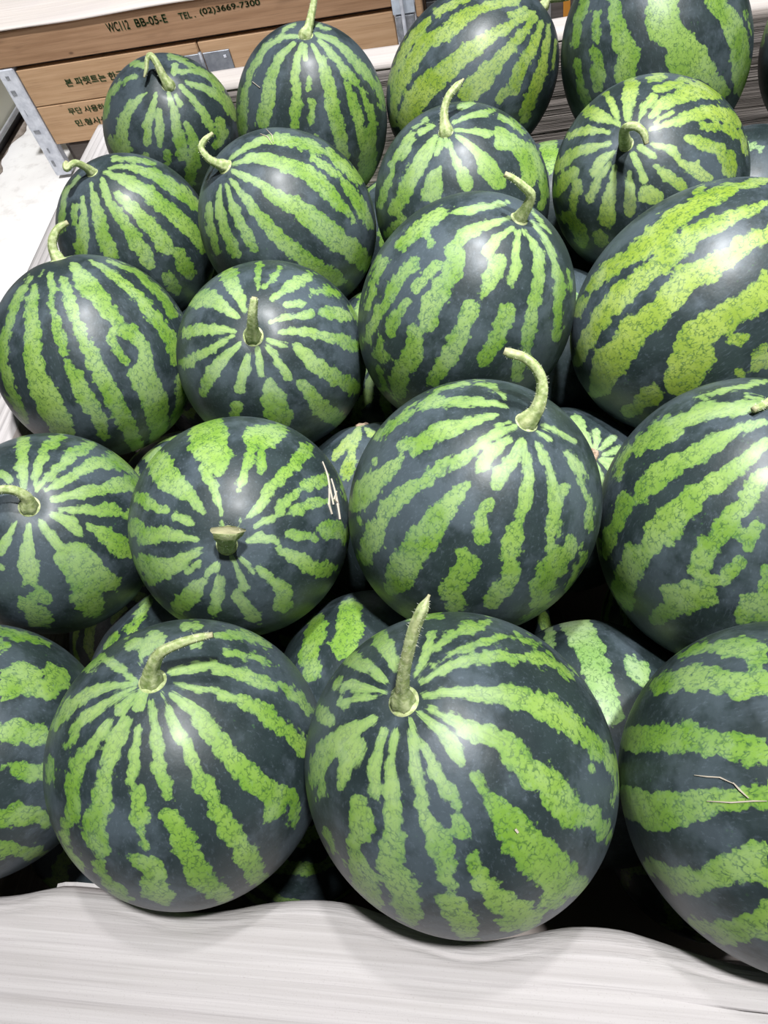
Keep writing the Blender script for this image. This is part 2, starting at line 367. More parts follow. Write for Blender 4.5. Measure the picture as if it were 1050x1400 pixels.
# stencilled writing
def stencil(txt, p0, p1, hpx_top, parent, mat=INK, bold=.022):
    """text from pixel p0 (baseline start) to p1 (baseline end) on the crate's face"""
    yface = YC-.005 if parent is PL[0] else YC
    a = on_y(p0, yface); b = on_y(p1, yface); top = on_y(hpx_top, yface)
    cu = bpy.data.curves.new('stencil_lettering', 'FONT'); cu.body = txt; cu.size = 1
    tmp = bpy.data.objects.new('tmp_text', cu); C.objects.link(tmp)
    dg = bpy.context.evaluated_depsgraph_get(); dg.update()
    me = bpy.data.meshes.new_from_object(tmp.evaluated_get(dg)); bpy.data.objects.remove(tmp)
    bmx = bmesh.new(); bmx.from_mesh(me)
    src = bmx.verts[:]+bmx.edges[:]+bmx.faces[:]
    for ox, oy in ((bold, 0), (-bold, 0), (0, bold*.7), (0, -bold*.7)):      # thick, slightly bled stencil strokes
        dup = bmesh.ops.duplicate(bmx, geom=src)['geom']
        for g in dup:
            if isinstance(g, bmesh.types.BMVert): g.co.x += ox; g.co.y += oy
    bmx.to_mesh(me); bmx.free()
    co = np.array([v.co[:] for v in me.vertices])
    if len(co) == 0: return
    mn, mx = co.min(0), co.max(0); s = (co-mn)/np.maximum(mx-mn, 1e-6)
    W = b[0]-a[0]; H = top[2]-a[2]; Z0 = a[2]
    pl = Vector(parent.location)+Vector(crate.location)
    for v, q in zip(me.vertices, s): v.co = (a[0]+q[0]*W-pl.x, yface-.0012-pl.y, Z0+q[1]*H-pl.z)
    me.materials.clear(); me.materials.append(mat)
    o = bpy.data.objects.new('stencil_lettering', me); C.objects.link(o); o.parent = parent; return o
zt = lambda p, up: p
stencil('WC112', (149, 44.5), (179, 39.5), (142, 32), PL[0])
stencil('BB-05-E', (187, 37.5), (230, 30), (185, 25.5), PL[0])
stencil('TEL .', (246, 27), (268, 22.5), (242, 18), PL[0])
stencil('(02)3669-7300', (275, 22.5), (357, 8.5), (271, 12), PL[0])
stencil('본 파렛트는 한국파렛트풀', (92, 119), (215, 100), (87, 108), PL[1], bold=.03)
stencil('무단 사용하면 민.형', (96, 157), (178, 144.5), (92, 148), PL[3], bold=.03)
stencil('민.형사상', (106, 173), (150, 166), (101, 164), PL[3], bold=.03)
# pale cardboard sheet folded out over the crate's rim
tops = tag(grid_obj('cardboard_sheet', [[(x, YC-.014+t, .4855+.03*math.exp(-t/.2)*0+.0025*math.sin(t*38+1.2*math.sin(3*x))+.002*math.sin(11*x+9*t)+.002) for x in np.linspace(-1.75, -.30, 60)] for t in np.linspace(0, 1.02, 60)], CARD_L, None, -.005),
    'pale corrugated cardboard sheet lying over the top of the wooden crate', 'cardboard')

# weathered crate next to it, seen through the gap between two melons
gc = thing('slatted_crate', 'dark weathered slatted crate with an orange strap standing next to the tan crate', 'crate', (.35, 2.95, 0))
for i in range(11):
    x = -.245+.113*i; box('slat', (x, 2.47, .03), (x+.098, 2.49, .56+.004*(i % 3)), WOOD_G, gc, .003)
box('rail', (-.245, 2.49, .10), (.985, 2.53, .17), WOOD_G, gc, .003); box('rail', (-.245, 2.49, .42), (.985, 2.53, .49), WOOD_G, gc, .003)
box('bar', (-.262, 2.445, .33), (.0, 2.468, .36), DARK, gc, .002); box('bar', (-.262, 2.445, .40), (.0, 2.468, .425), GALV_D, gc, .002)
for y0_ in (2.49, 3.40): 
    for x0_ in (-.245, .945): box('post', (x0_, y0_+.045, 0), (x0_+.05, y0_+.095, .55), WOOD_G, gc, .003)
box('back_panel', (-.245, 3.50, .03), (.985, 3.52, .56), WOOD_G, gc, .003)
sx = on_y((773, 16), 2.46)
box('strap', (sx[0]-.006, 2.462, .03), (sx[0]+.014, 2.4695, .565), ORANGE, gc, .001)

# cream counter with grey plinth along the aisle
XW = -1.94
cab = thing('cream_counter', 'cream enamel counter side with a grey metal plinth along the aisle floor', 'counter', (XW-.3, 2.9, 0))
zc = CAM[2]+ray((0, 193))[2]*(XW/ray((0, 193))[0])
box('body_panel', (XW-.6, 1.6, zc), (XW, 4.4, .86), CREAM, cab, .004)
box('plinth', (XW-.59, 1.6, .035), (XW+.004, 4.4, zc-.002), GREYM, cab, .003)
box('plinth_lip', (XW+.004, 1.6, .045), (XW+.014, 4.4, .06), GREYM, cab, .002)
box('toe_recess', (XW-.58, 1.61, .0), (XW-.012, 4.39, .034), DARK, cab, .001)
gr = grid_obj('trim_1', [[(XW-.02+(.05+.012*math.sin(9*y)+.012*math.sin(23*y+1)+.008*math.sin(51*y))*t, y, .0022) for y in np.linspace(1.2, 4.4, 120)[::-1]] for t in (0, 1)], GRIME, None, .0015)
gr['kind'] = 'structure'

# ------------------------------------------------------------------ watermelons
MELONS = {'top': {
  'A': ((-0.5596, 1.1714, 0.7689), (0.394, -0.404, 0.825), 0.1195, 0.109),
  'B': ((-0.3133, 1.1241, 0.7823), (0.2, -0.116, 0.973), 0.1357, 0.1139),
  'C': ((-0.073, 1.18, 0.7792), (0.793, 0.32, 0.519), 0.1379, 0.1172),
  'D': ((0.185, 1.1533, 0.7967), (-0.264, 0.449, 0.854), 0.1427, 0.1257),
  'F': ((-0.5554, 0.9146, 0.7578), (-0.08, -0.088, 0.993), 0.1197, 0.1091),
  'G': ((-0.3139, 0.879, 0.78), (-0.374, -0.218, 0.902), 0.1254, 0.1153),
  'H': ((-0.0809, 0.8992, 0.7726), (-0.06, -0.233, 0.971), 0.1219, 0.1139),
  'I': ((0.1521, 0.8923, 0.7791), (-0.322, -0.535, 0.781), 0.1235, 0.1168),
  'J': ((-0.5364, 0.6606, 0.7732), (-0.102, 0.483, 0.869), 0.1253, 0.1208),
  'K': ((-0.3017, 0.6447, 0.7666), (0.158, -0.549, 0.821), 0.1226, 0.1117),
  'L': ((-0.0696, 0.6454, 0.8087), (0.486, 0.01, 0.874), 0.1358, 0.1136),
  'M': ((0.1813, 0.6477, 0.7863), (0.818, 0.341, 0.463), 0.1435, 0.121),
  'N': ((-0.5128, 0.4047, 0.7644), (0.382, -0.286, 0.879), 0.118, 0.1084),
  'O': ((-0.2902, 0.3985, 0.7794), (0.25, -0.634, 0.731), 0.1191, 0.1097),
  'P': ((-0.0573, 0.396, 0.799), (0.431, 0.075, 0.899), 0.1266, 0.114),
  'Q': ((0.1782, 0.3945, 0.7613), (0.12, 0.291, 0.949), 0.1368, 0.1212),
  'R': ((-0.5221, 0.1714, 0.7602), (-0.974, -0.06, 0.218), 0.1236, 0.1175),
  'S': ((-0.2866, 0.1621, 0.7918), (0.096, 0.203, 0.975), 0.1197, 0.1122),
  'T': ((-0.0596, 0.1553, 0.81), (-0.187, 0.055, 0.981), 0.1335, 0.1126),
  'U': ((0.1754, 0.1532, 0.7925), (0.975, 0.099, 0.201), 0.12, 0.1194),
  'E': ((0.447, 1.15, 0.785), (0.301, 0.201, 0.932), 0.132, 0.117),
  'w': ((0.44, 0.9, 0.785), (-0.277, -0.074, 0.958), 0.118, 0.112),
  'x': ((0.44, 0.66, 0.785), (0.579, 0.229, 0.783), 0.118, 0.112),
  'y': ((0.44, 0.425, 0.785), (-0.589, -0.002, 0.808), 0.118, 0.112),
  'z': ((0.44, 0.187, 0.785), (-0.266, 0.064, 0.962), 0.118, 0.112),
 },
 'low': {
  '00': ((-0.399, 0.2985, 0.605), (0.518, 0.83, 0.207), 0.118, 0.108),
  '01': ((-0.1677, 0.2686, 0.6308), (-0.202, 0.958, 0.202), 0.118, 0.108),
  '02': ((0.0517, 0.2402, 0.6161), (-0.151, 0.956, 0.252), 0.118, 0.108),
  '03': ((0.2998, 0.2346, 0.6141), (-0.518, 0.782, 0.347), 0.118, 0.108),
  '10': ((-0.4139, 0.5304, 0.6062), (-0.79, 0.454, 0.412), 0.118, 0.108),
  '11': ((-0.1882, 0.5133, 0.6123), (-0.13, 0.72, 0.682), 0.118, 0.108),
  '12': ((0.0322, 0.5238, 0.6174), (0.253, -0.137, 0.958), 0.118, 0.108),
  '13': ((0.3134, 0.5378, 0.6271), (0.354, -0.102, 0.93), 0.118, 0.108),
  '20': ((-0.4371, 0.793, 0.6061), (0.579, -0.715, 0.391), 0.118, 0.108),
  '21': ((-0.1877, 0.7808, 0.6088), (-0.002, -0.666, 0.746), 0.118, 0.108),
  '22': ((0.0325, 0.7641, 0.6261), (0.314, -0.858, 0.405), 0.118, 0.108),
  '23': ((0.3141, 0.7802, 0.6381), (-0.319, 0.195, 0.928), 0.118, 0.108),
  '30': ((-0.4379, 1.0322, 0.6005), (-0.727, 0.482, 0.489), 0.118, 0.108),
  '31': ((-0.1872, 1.0234, 0.6091), (0.125, 0.704, 0.699), 0.118, 0.108),
  '32': ((0.0417, 1.0374, 0.6316), (0.995, 0.0, 0.1), 0.118, 0.108),
  '33': ((0.3146, 1.0082, 0.6316), (0.302, 0.905, 0.302), 0.118, 0.108),
 },
 'bot': {
  'b00': ((-0.539, 0.191, 0.4508), (0.495, 0.563, 0.662), 0.116, 0.108),
  'b01': ((-0.2944, 0.191, 0.4396), (-0.519, -0.444, 0.731), 0.116, 0.108),
  'b02': ((-0.0699, 0.191, 0.438), (-0.567, -0.415, 0.711), 0.116, 0.108),
  'b03': ((0.1771, 0.191, 0.4272), (-0.23, -0.127, 0.965), 0.116, 0.108),
  'b04': ((0.439, 0.191, 0.4276), (0.878, -0.216, 0.427), 0.116, 0.108),
  'b10': ((-0.539, 0.4148, 0.4621), (-0.254, 0.403, 0.879), 0.116, 0.108),
  'b11': ((-0.2971, 0.4192, 0.4386), (-0.667, -0.258, 0.699), 0.116, 0.108),
  'b12': ((-0.068, 0.4151, 0.4384), (0.011, 0.612, 0.791), 0.116, 0.108),
  'b13': ((0.1863, 0.403, 0.4998), (-0.613, 0.639, 0.466), 0.116, 0.108),
  'b14': ((0.439, 0.4005, 0.4995), (-0.328, 0.158, 0.931), 0.116, 0.108),
  'b20': ((-0.539, 0.6483, 0.4632), (0.577, 0.45, 0.681), 0.116, 0.108),
  'b21': ((-0.2994, 0.652, 0.4604), (0.722, 0.118, 0.682), 0.116, 0.108),
  'b22': ((-0.0754, 0.6523, 0.4621), (-0.019, 0.302, 0.953), 0.116, 0.108),
  'b23': ((0.1686, 0.6433, 0.4867), (-0.535, 0.652, 0.537), 0.116, 0.108),
  'b24': ((0.439, 0.6664, 0.4845), (-0.434, -0.706, 0.56), 0.116, 0.108),
  'b30': ((-0.539, 0.9162, 0.4373), (0.898, -0.06, 0.437), 0.116, 0.108),
  'b31': ((-0.3106, 0.8955, 0.4552), (-0.489, 0.768, 0.414), 0.116, 0.108),
  'b32': ((-0.0462, 0.9081, 0.4671), (-0.22, 0.71, 0.669), 0.116, 0.108),
  'b33': ((0.1731, 0.8918, 0.4982), (-0.627, -0.188, 0.756), 0.116, 0.108),
  'b34': ((0.439, 0.8984, 0.4833), (-0.617, -0.697, 0.365), 0.116, 0.108),
  'b40': ((-0.539, 1.176, 0.4661), (-0.698, -0.056, 0.714), 0.116, 0.108),
  'b41': ((-0.3009, 1.176, 0.4976), (0.291, 0.885, 0.365), 0.116, 0.108),
  'b42': ((-0.0726, 1.176, 0.4985), (-0.588, 0.575, 0.57), 0.116, 0.108),
  'b43': ((0.2, 1.176, 0.5429), (-0.513, -0.129, 0.849), 0.116, 0.108),
  'b44': ((0.439, 1.176, 0.5302), (-0.639, -0.638, 0.431), 0.116, 0.108),
 }}
STROKES = '''
A: 185,104,6 165,112,9 148,132,10 143,160,8|200,127,4 180,143,14 168,165,18 165,195,20 170,207,22|213,128,5 208,150,12 202,170,14 201,195,12|217,150,8 218,175,14 219,200,10|230,128,5 237,150,10 243,180,16 250,212,16|240,130,5 246,143,8|247,118,6 265,137,10 282,160,12 290,178,10|255,170,8 266,195,14 264,225,20 260,248,18|255,112,6 280,120,12 308,137,16 322,160,14|245,98,6 272,96,10 290,106,12 302,120,10|232,76,8 250,82,8 265,92,6|240,88,8 237,100,7|180,85,10 196,90,10|300,168,16 305,185,16 297,198,14|228,208,12 230,222,14|198,212,8 202,213,8|150,190,10 160,205,12
B: 410,50,5 385,50,8 362,65,10 347,92,12 338,115,10|402,60,6 382,78,12 371,105,16 365,140,22 358,165,20|413,60,5 405,83,12 403,110,14 406,142,16 402,170,14|416,62,6 417,80,8|422,105,7 422,122,7|426,138,10 426,152,12 425,166,8|428,60,5 440,85,14 450,115,18 455,150,20 463,178,20 470,210,20|437,55,6 455,75,12 473,100,14 488,113,12|474,115,8 483,140,14 492,165,14 495,195,14|494,122,10 503,145,12 510,168,14 506,200,18|433,47,6 457,55,10 473,70,12 497,97,14 517,120,14 526,140,12|430,33,6 450,40,6|402,33,6 388,40,7|520,143,8 524,150,6|335,125,12 330,160,14 333,180,12|503,205,24 500,240,22|432,186,6 434,187,6
C: 640,-2,12 615,8,12 597,17,12|585,28,12 566,47,14 553,68,14 540,98,12 534,115,10|705,2,14 680,5,14 650,15,18 628,28,24 610,45,26 580,57,22 563,85,22 546,115,22 538,147,12 537,170,10|728,18,10 700,32,16 670,50,22 640,70,26 612,97,30 585,118,34 565,142,34 552,167,22|733,24,8 712,48,14 698,65,18 680,83,20 658,110,30 640,127,28|740,30,8 727,65,16 712,92,20 703,122,18|695,125,14 682,135,14|750,35,6 747,60,12 740,100,16 723,140,18 716,163,16|760,55,5 755,95,6|700,20,12 716,13,10
D: 800,0,14 790,27,14 787,60,12|788,85,12 795,120,14 803,145,12|815,18,12 816,40,14 816,57,8|814,70,14 818,95,20 817,117,18|838,0,16 843,33,22 850,60,30 860,75,34 852,105,28|906,0,44 905,35,46 928,55,40 940,80,60 965,95,30|973,107,24 990,125,18|970,0,18 995,22,30 1010,55,30 1013,90,26 1012,125,18|990,0,10 990,5,10|1018,15,6 1027,45,5
E: 1047,15,14 1042,40,14 1040,60,12
F: 155,217,7 185,217,8 210,225,8|150,230,6 175,227,8 207,237,18 240,257,20 268,280,16|143,235,6 173,247,16 207,267,22 233,290,22 257,310,22 277,335,22|140,247,8 150,278,14 167,300,16 183,325,22 197,347,22 203,360,16|160,265,12 187,290,18 212,317,24 228,338,24|128,265,8 134,293,18 140,320,20 150,347,22|113,270,6 115,297,12 112,325,22 112,343,20|103,283,10 102,305,8|108,242,5 90,262,8 85,290,10 84,315,8|243,345,20 247,357,24 258,372,22|230,380,18 240,395,16|125,252,5 126,262,5
G: 315,217,5 335,203,10 355,192,12 383,190,18 417,197,18 440,207,16|447,207,14 470,227,18 493,247,14|320,224,6 345,215,14 377,220,20 403,230,22 427,240,24 447,260,22 463,280,18 480,292,12|427,217,10 450,230,14 463,240,10|467,247,12 483,267,18 497,290,18 507,308,12|318,235,6 345,245,12 380,270,22 410,287,28 437,307,34 460,327,32 483,343,30 500,360,24|315,245,5 333,267,12 350,290,14 367,310,20 390,333,24 413,352,20|417,353,26 437,370,26 460,383,24|310,253,5 317,280,12 333,313,16 347,337,18|301,253,4 300,287,14 310,320,16 323,347,16|286,280,8 287,307,12 296,345,12|485,300,8 486,303,8
H: 592,172,7 575,180,10|563,183,10 548,205,12 535,225,8|565,190,8 556,205,10 547,220,8|595,188,8 580,212,20 563,240,24 550,267,22 540,290,18|537,235,8 527,257,14 520,280,10|602,192,7 598,210,9|603,228,10 594,245,24 590,262,32|613,193,5 624,220,10 633,240,18 638,252,20|610,190,4 611,200,5|625,186,6 643,200,10 657,213,18 668,232,28 683,250,24|622,177,5 645,180,10 668,183,12|685,182,18 688,195,24|700,192,20 718,212,26 727,235,24 720,250,20|620,167,5 645,157,8 672,153,10|630,147,10 645,140,10|683,160,8 700,167,10 705,172,10 717,180,8|722,195,10 738,225,12 745,265,14 740,283,12|583,163,6 567,175,6|548,300,14 530,320,12
I: 858,163,8 860,135,20 863,115,22|843,160,8 837,142,12 830,130,10|845,170,8 825,160,18 805,152,20|832,180,6 805,178,12 780,185,12|832,197,8 800,203,16 775,215,16 760,230,14|838,208,7 820,222,18 812,235,14|788,232,12 772,245,18 760,265,14|833,225,7 815,250,12 807,272,14|790,250,14 785,270,14 783,285,12|840,230,9 838,250,12 832,275,18 830,300,24|860,237,10 862,262,16 862,290,16|866,212,8 875,230,10 880,247,10|875,202,8 892,212,12|893,197,8 915,203,14 925,213,12|898,228,10 912,240,16 932,255,16|885,265,26 898,272,20|932,223,12 950,232,22 968,242,14|940,190,12 963,197,18 985,205,20 990,215,12|890,177,5 912,170,10 940,160,18 967,153,20 993,157,22 1008,167,18|960,171,12 980,173,12|992,175,14 1008,183,14|873,167,5 880,147,10 893,133,14|890,160,8 903,143,18 927,133,22 957,122,30 983,128,16|897,122,10 915,118,14 930,115,10|887,108,10 905,104,14|933,107,10 950,110,8|897,166,5 920,153,6|1017,187,8 1019,210,8|1000,213,14 998,232,22|773,295,18 790,310,20 797,330,18|820,320,18 822,330,18
J: 68,375,8 71,395,12 71,410,10|71,417,12 77,443,16 87,480,14|92,495,12 103,517,24 117,545,26 133,568,20 143,595,16|87,385,14 95,412,18 107,445,20 118,473,22 137,508,24 155,545,26 173,580,24 187,610,20|102,365,14 117,388,30 140,413,28 157,436,22|152,460,16 160,480,14 172,492,14|155,452,14 180,453,22 194,470,20 200,490,22 196,512,40 205,535,40 215,560,36 217,590,26 212,612,18|125,357,6 157,378,14 190,408,18 213,437,20 233,465,20 240,495,14|148,357,5 185,370,10 217,400,14 238,430,14|48,395,12 43,425,20 46,455,22 43,480,28 50,507,30 60,537,36 73,563,38 87,588,30|42,378,6 22,410,14 13,440,14 5,465,14 5,500,16 17,540,16 35,575,14|60,370,4 55,378,5|247,515,14 248,545,14 240,580,14
K: 313,375,26 318,388,24 327,405,14 335,425,8|267,412,22 287,407,24 307,420,18 325,433,8|255,455,14 275,450,18 300,450,14 320,452,6|253,497,16 275,485,14 300,470,10 318,460,5|278,535,18 290,508,20 312,485,12 328,470,6|339,485,6 334,508,14 328,533,14|325,557,20 322,565,14|352,477,6 355,495,10 357,512,6|365,473,6 380,493,12 393,513,14|370,528,20 375,547,36 382,567,40|408,475,14 430,497,22 460,517,24 483,530,22|367,465,6 390,473,8|412,523,16 430,547,24 450,567,26 470,578,20|383,454,6 417,453,14 447,460,16 467,464,18 485,474,20|370,441,6 393,434,10 423,430,14|445,427,18 462,429,20 475,432,16|393,417,12 413,415,12|372,408,8 397,390,16 422,378,18|362,393,8 383,368,10|352,398,5 353,375,10 355,362,10|425,400,10 447,397,14 462,402,10|480,420,10 490,440,10
L: 693,277,6 660,283,10 625,290,12|697,297,5 657,310,14 632,322,20 617,345,22|625,350,24 612,385,30 590,413,30 585,440,28|568,455,26 565,485,28 548,510,30 545,535,24|600,293,22 575,312,22 548,335,18|522,358,18 510,390,14 502,420,10|565,357,18 545,382,20 528,413,20 512,440,16 502,463,14|583,318,10 590,335,12|600,362,14 585,377,18 568,393,14|555,413,14 540,435,22 533,455,16|520,462,12 517,485,16 528,490,16|517,503,10 525,530,12|700,312,6 680,325,14 667,345,18|682,360,26 668,390,22 660,408,14|645,420,22 632,448,24 617,482,28 600,508,24 590,522,18|693,427,26 682,460,26 663,490,24|708,318,8 705,345,12 705,365,16 700,385,12|716,315,6 728,330,10 737,345,14 737,380,16 730,415,18 722,455,20 720,485,20|727,302,5 745,325,8 757,350,10 765,385,14 763,425,16 760,460,14|777,370,6 780,400,5|710,500,20 705,515,16|728,290,4 752,318,5
M: 1050,245,10 983,263,22 947,283,26 913,307,34 887,333,34 868,348,26 830,370,22 807,393,16|797,410,14 790,430,12|1050,278,12 993,300,24 953,320,28 917,347,32 887,373,32 860,393,32 833,420,30 813,447,26 797,477,20 790,495,14|1050,318,20 1010,340,30 973,367,34 940,380,36 920,407,40 900,427,34 870,447,44 857,470,40 833,497,48 823,523,34 813,537,18|1050,385,30 1033,408,40 1000,430,40 967,447,42 950,463,50 947,490,60 930,520,50|1000,466,14 1012,465,18 1022,462,12|1035,497,24 1050,487,34|1010,510,14 1014,510,14|893,540,32 880,547,24|860,563,22 870,560,18|960,257,10 950,262,10
N: 32,667,8 29,637,16 32,605,22|47,662,6 52,635,14 65,612,16 83,597,16|50,670,5 75,643,12 97,622,20 125,608,16|63,670,6 95,655,14 120,637,20 157,630,24 177,637,20|73,683,8 110,673,16 143,667,20 180,660,24 190,668,18|83,697,7 115,697,12 150,697,16 175,705,16 187,712,14|72,703,8 95,715,20 108,728,14|123,720,12 147,733,22 165,747,32 177,755,20|55,712,6 70,733,18 83,750,12|88,765,30 103,765,50 118,780,56 135,790,40 150,795,30|115,815,40 125,825,40|39,718,6 38,745,18 38,770,30 40,787,28 33,800,10|22,715,6 8,740,12 0,755,14|55,812,24 60,815,24|33,827,22 50,842,30 62,845,24|0,775,12 3,775,12|12,655,12 2,648,12
O: 270,592,26 290,587,40 300,595,26|283,610,50 300,620,36 300,640,24|283,640,24 285,650,14 294,672,12 303,702,8|217,632,36 230,655,36 252,672,24 268,687,16 278,702,8|193,680,20 213,693,18 225,697,14|240,705,12 262,715,10|185,722,26 200,735,26 227,730,20 252,735,14 268,737,8|195,770,28 213,780,34 240,773,24 262,758,14 275,750,6|203,790,18 206,792,18|255,783,8 272,772,10|245,828,26 262,812,28 275,795,14|283,783,12 295,773,12|293,835,18 297,812,18 302,792,12|317,762,5 327,785,10 335,803,12|325,815,16 338,832,22 350,845,22|330,765,6 345,780,12|355,777,14 373,793,16 390,810,24 385,825,26|382,752,12 410,765,18 433,780,26 450,778,20|340,740,6 357,735,14 378,740,10|398,731,12 413,732,16 430,735,10|445,725,24 460,722,26 470,735,18|340,705,8 353,695,12 370,667,16 393,643,18 417,617,26|348,718,8 367,709,12 385,703,10|380,697,12 400,677,14 427,660,20 443,657,18|405,697,16 427,688,16 447,685,14|345,600,30 365,597,34 380,590,24|357,620,18 358,640,16|345,610,20 338,635,16 325,668,12|465,650,8 472,680,8|303,715,5 306,725,4|330,712,5 322,728,4
P: 695,555,4 663,550,10 623,550,14 593,547,20 575,557,16|690,543,6 675,530,10 650,522,8|640,525,8 615,528,10 595,536,8|680,567,6 665,570,12 633,580,20 597,592,24 567,608,26 548,610,16|567,560,12 540,580,14 517,597,10|705,583,6 675,593,14 650,612,16 620,637,20|613,630,14 593,647,18 567,667,24 540,687,26 525,705,22|515,720,26 507,745,32 500,762,22|545,632,16 523,648,26 500,670,34 490,688,28|697,602,10 675,615,22 657,637,20|640,665,14 618,683,28 598,707,36 578,737,42 562,762,44 547,785,44 540,800,30|712,603,10 703,628,18 685,645,22 677,663,14|717,605,8 720,630,14 722,655,20 720,685,20 710,710,14|671,685,12 655,708,20 660,735,28|630,755,18 638,772,36 615,805,32 622,825,28|703,725,28 697,755,28 700,785,26 688,803,28 672,820,26|735,607,8 750,638,14 760,676,18 757,715,22 752,750,16|772,665,14 762,688,16|782,745,22 757,775,34 738,805,32 737,825,26|776,620,14 793,645,16 797,670,10|745,582,8 770,592,8 785,603,8|805,680,12 806,720,10|800,760,10 775,805,10|718,845,14 735,835,12|680,583,6 695,578,5|733,590,5 750,600,7|513,629,10 515,631,10|490,710,8 491,712,8
Q: 1045,553,14 1000,560,22 965,563,24 943,570,26 925,577,22|920,583,30 897,595,38 875,610,24|1045,577,10 1010,588,18 983,600,24 955,620,28 925,635,30 900,648,36 880,668,30 873,685,20|1048,605,16 1012,635,28 978,660,30 948,680,34 925,703,44 903,725,48 893,745,32|1046,648,24 1017,688,28 995,715,30 972,742,34 960,768,36 955,780,26|960,785,24 968,797,20 992,790,26 1010,770,24|915,808,20 943,812,40 965,812,36 920,830,30 895,845,20|1036,718,18 1020,733,28 1022,748,20|858,680,20 848,703,24 832,740,24 828,757,12|862,752,18 872,765,40 860,785,34 852,805,34 858,825,22|1047,780,16 1045,815,28 1025,825,30 1015,845,24|1040,840,30 1045,842,30|950,543,6 1000,531,8 1045,522,8|1020,541,6 1040,545,5|862,612,14 848,632,14 845,650,12
R: 0,864,14 30,869,14 65,880,8|0,884,16 10,885,10|0,938,44 25,930,50 40,927,40 50,925,20|70,918,24 80,928,34 65,943,30 58,945,20|0,1003,30 25,998,36 55,1005,30|25,1055,22 40,1055,28 58,1056,24|0,1048,14 8,1048,12|0,1118,30 25,1113,34 45,1115,30 60,1123,22|0,1162,24 18,1158,18 35,1168,18 55,1163,16
S: 187,933,6 165,915,14 140,900,14|135,905,12 120,915,12|185,935,5 155,937,10 120,948,18 92,967,20 75,990,18|186,940,5 155,955,14 122,978,18 100,1003,16 93,1020,10|180,952,8 165,970,18|150,985,10 130,1013,18 108,1043,20 97,1073,24 98,1100,24 93,1122,22|172,985,14 158,1013,24 147,1047,22 140,1085,28 137,1100,32 128,1132,34 140,1160,22|133,1180,18 147,1205,20 172,1228,16|195,948,16 190,965,18|188,1000,10 184,1040,16 180,1070,14|192,1075,10 190,1105,26 193,1140,22 203,1162,14|185,1175,18 207,1190,34 213,1215,40 225,1228,26|206,960,8 212,1000,14 218,1045,20 225,1075,22 232,1090,20|232,1113,24 247,1143,38 262,1178,34 275,1203,38 303,1222,30|221,950,6 237,990,14 255,1020,20 270,1057,22 290,1093,28 313,1130,30 335,1165,36 350,1195,30|233,948,6 263,968,20 287,1000,24 317,1035,30 340,1063,36 378,1087,34 400,1093,24|378,1098,36 370,1110,30|240,935,6 270,942,12 297,942,8|302,950,12 340,960,18 375,985,24 408,1012,26 415,1025,20|233,918,8 265,915,16 293,908,14|297,915,16 335,923,20 372,937,16|310,892,12 345,897,14 378,912,8|382,932,14 405,952,16 420,970,14|297,868,10 338,868,18 368,883,10|262,885,10 275,880,8|255,857,14 270,856,16|192,905,6 200,885,22 215,872,22|178,882,18 190,880,16|403,1108,16 398,1128,16|70,1040,12 68,1065,14|85,1140,16 97,1165,14 113,1190,10
T: 528,932,8 500,908,22 475,900,20|527,945,8 490,938,16 460,935,16|522,950,6 490,955,12 468,963,10|440,975,22 450,985,18|542,915,10 530,890,28 518,870,26|567,925,6 580,900,14 590,870,14|600,838,14 560,845,14|595,885,12 628,862,18 665,850,14|590,912,6 633,885,14 685,872,12|575,932,6 614,910,14 685,896,18 740,900,20 780,920,16|705,870,10 735,882,10|580,950,8 638,946,20 695,948,28 743,965,36 780,990,36 810,1018,30 838,1048,24|590,970,12 638,995,24 685,1013,32 720,1048,40 757,1080,46 783,1112,44 812,1115,34 825,1140,26|573,975,6 605,1000,18 632,1042,16|580,1022,12 597,1056,20 617,1085,22 623,1100,12|620,1115,14 633,1135,26 643,1145,14|562,985,8 567,1035,14 570,1060,20 573,1085,18 582,1123,24 600,1148,36 605,1180,32 615,1205,26|610,1232,32 625,1250,44 640,1268,36|650,1065,20 668,1092,28 690,1117,42 715,1150,58 737,1172,60 765,1200,60 790,1210,36|752,1230,30 758,1230,26|645,1172,20 660,1205,34 682,1232,36 705,1245,40 720,1258,40|525,1000,10 512,1045,18 517,1085,20|540,1003,12 533,1050,18 535,1100,26 537,1140,30 533,1180,40 550,1215,46 563,1250,34|510,983,12 475,1003,30 443,1028,30 432,1060,26 440,1085,16|485,1020,34 475,1050,24 465,1075,16|490,1100,26 495,1130,42 485,1150,26|487,1178,32 500,1210,34 515,1235,22|447,1140,14 455,1160,12|845,1060,8 842,1100,6|808,1050,8 812,1056,8|690,1262,24 705,1265,24
U: 930,898,14 965,886,20 1007,885,26 1050,890,30|1028,900,28 1034,900,26|900,938,24 943,925,34 1000,930,36 1050,935,40|1010,948,24 1016,948,24|862,1010,36 895,1010,40 943,1007,40 1000,1020,40 1050,1028,38|860,1095,44 900,1110,56 932,1105,50 970,1095,36 1015,1095,34 1050,1088,26|888,1182,16 925,1203,36 960,1205,40 1000,1185,46 1050,1175,56|960,1265,20 993,1275,34 1030,1268,44 1050,1262,56|945,1262,14 955,1264,14
11: 495,580,6 475,605,16 458,625,10|493,585,6 482,615,12 474,645,22|500,585,6 508,592,12
12: 808,613,8 797,595,16 788,575,20|815,612,7 815,592,14|822,613,7 836,600,13|826,622,7 845,615,13|822,630,8 838,640,14|812,634,9 818,660,20|806,628,8 800,640,14|826,627,6 845,630,10
01: 435,855,30 423,890,26 425,920,26|480,835,36 478,865,40 470,885,36
00: 203,820,14 193,838,18 188,848,14|178,862,18 182,862,18|157,868,10 147,885,12
02: 778,818,8 785,850,40 803,883,44 817,917,36 828,950,34 838,980,30|752,865,14 750,880,14|862,900,16 873,918,34 880,930,24
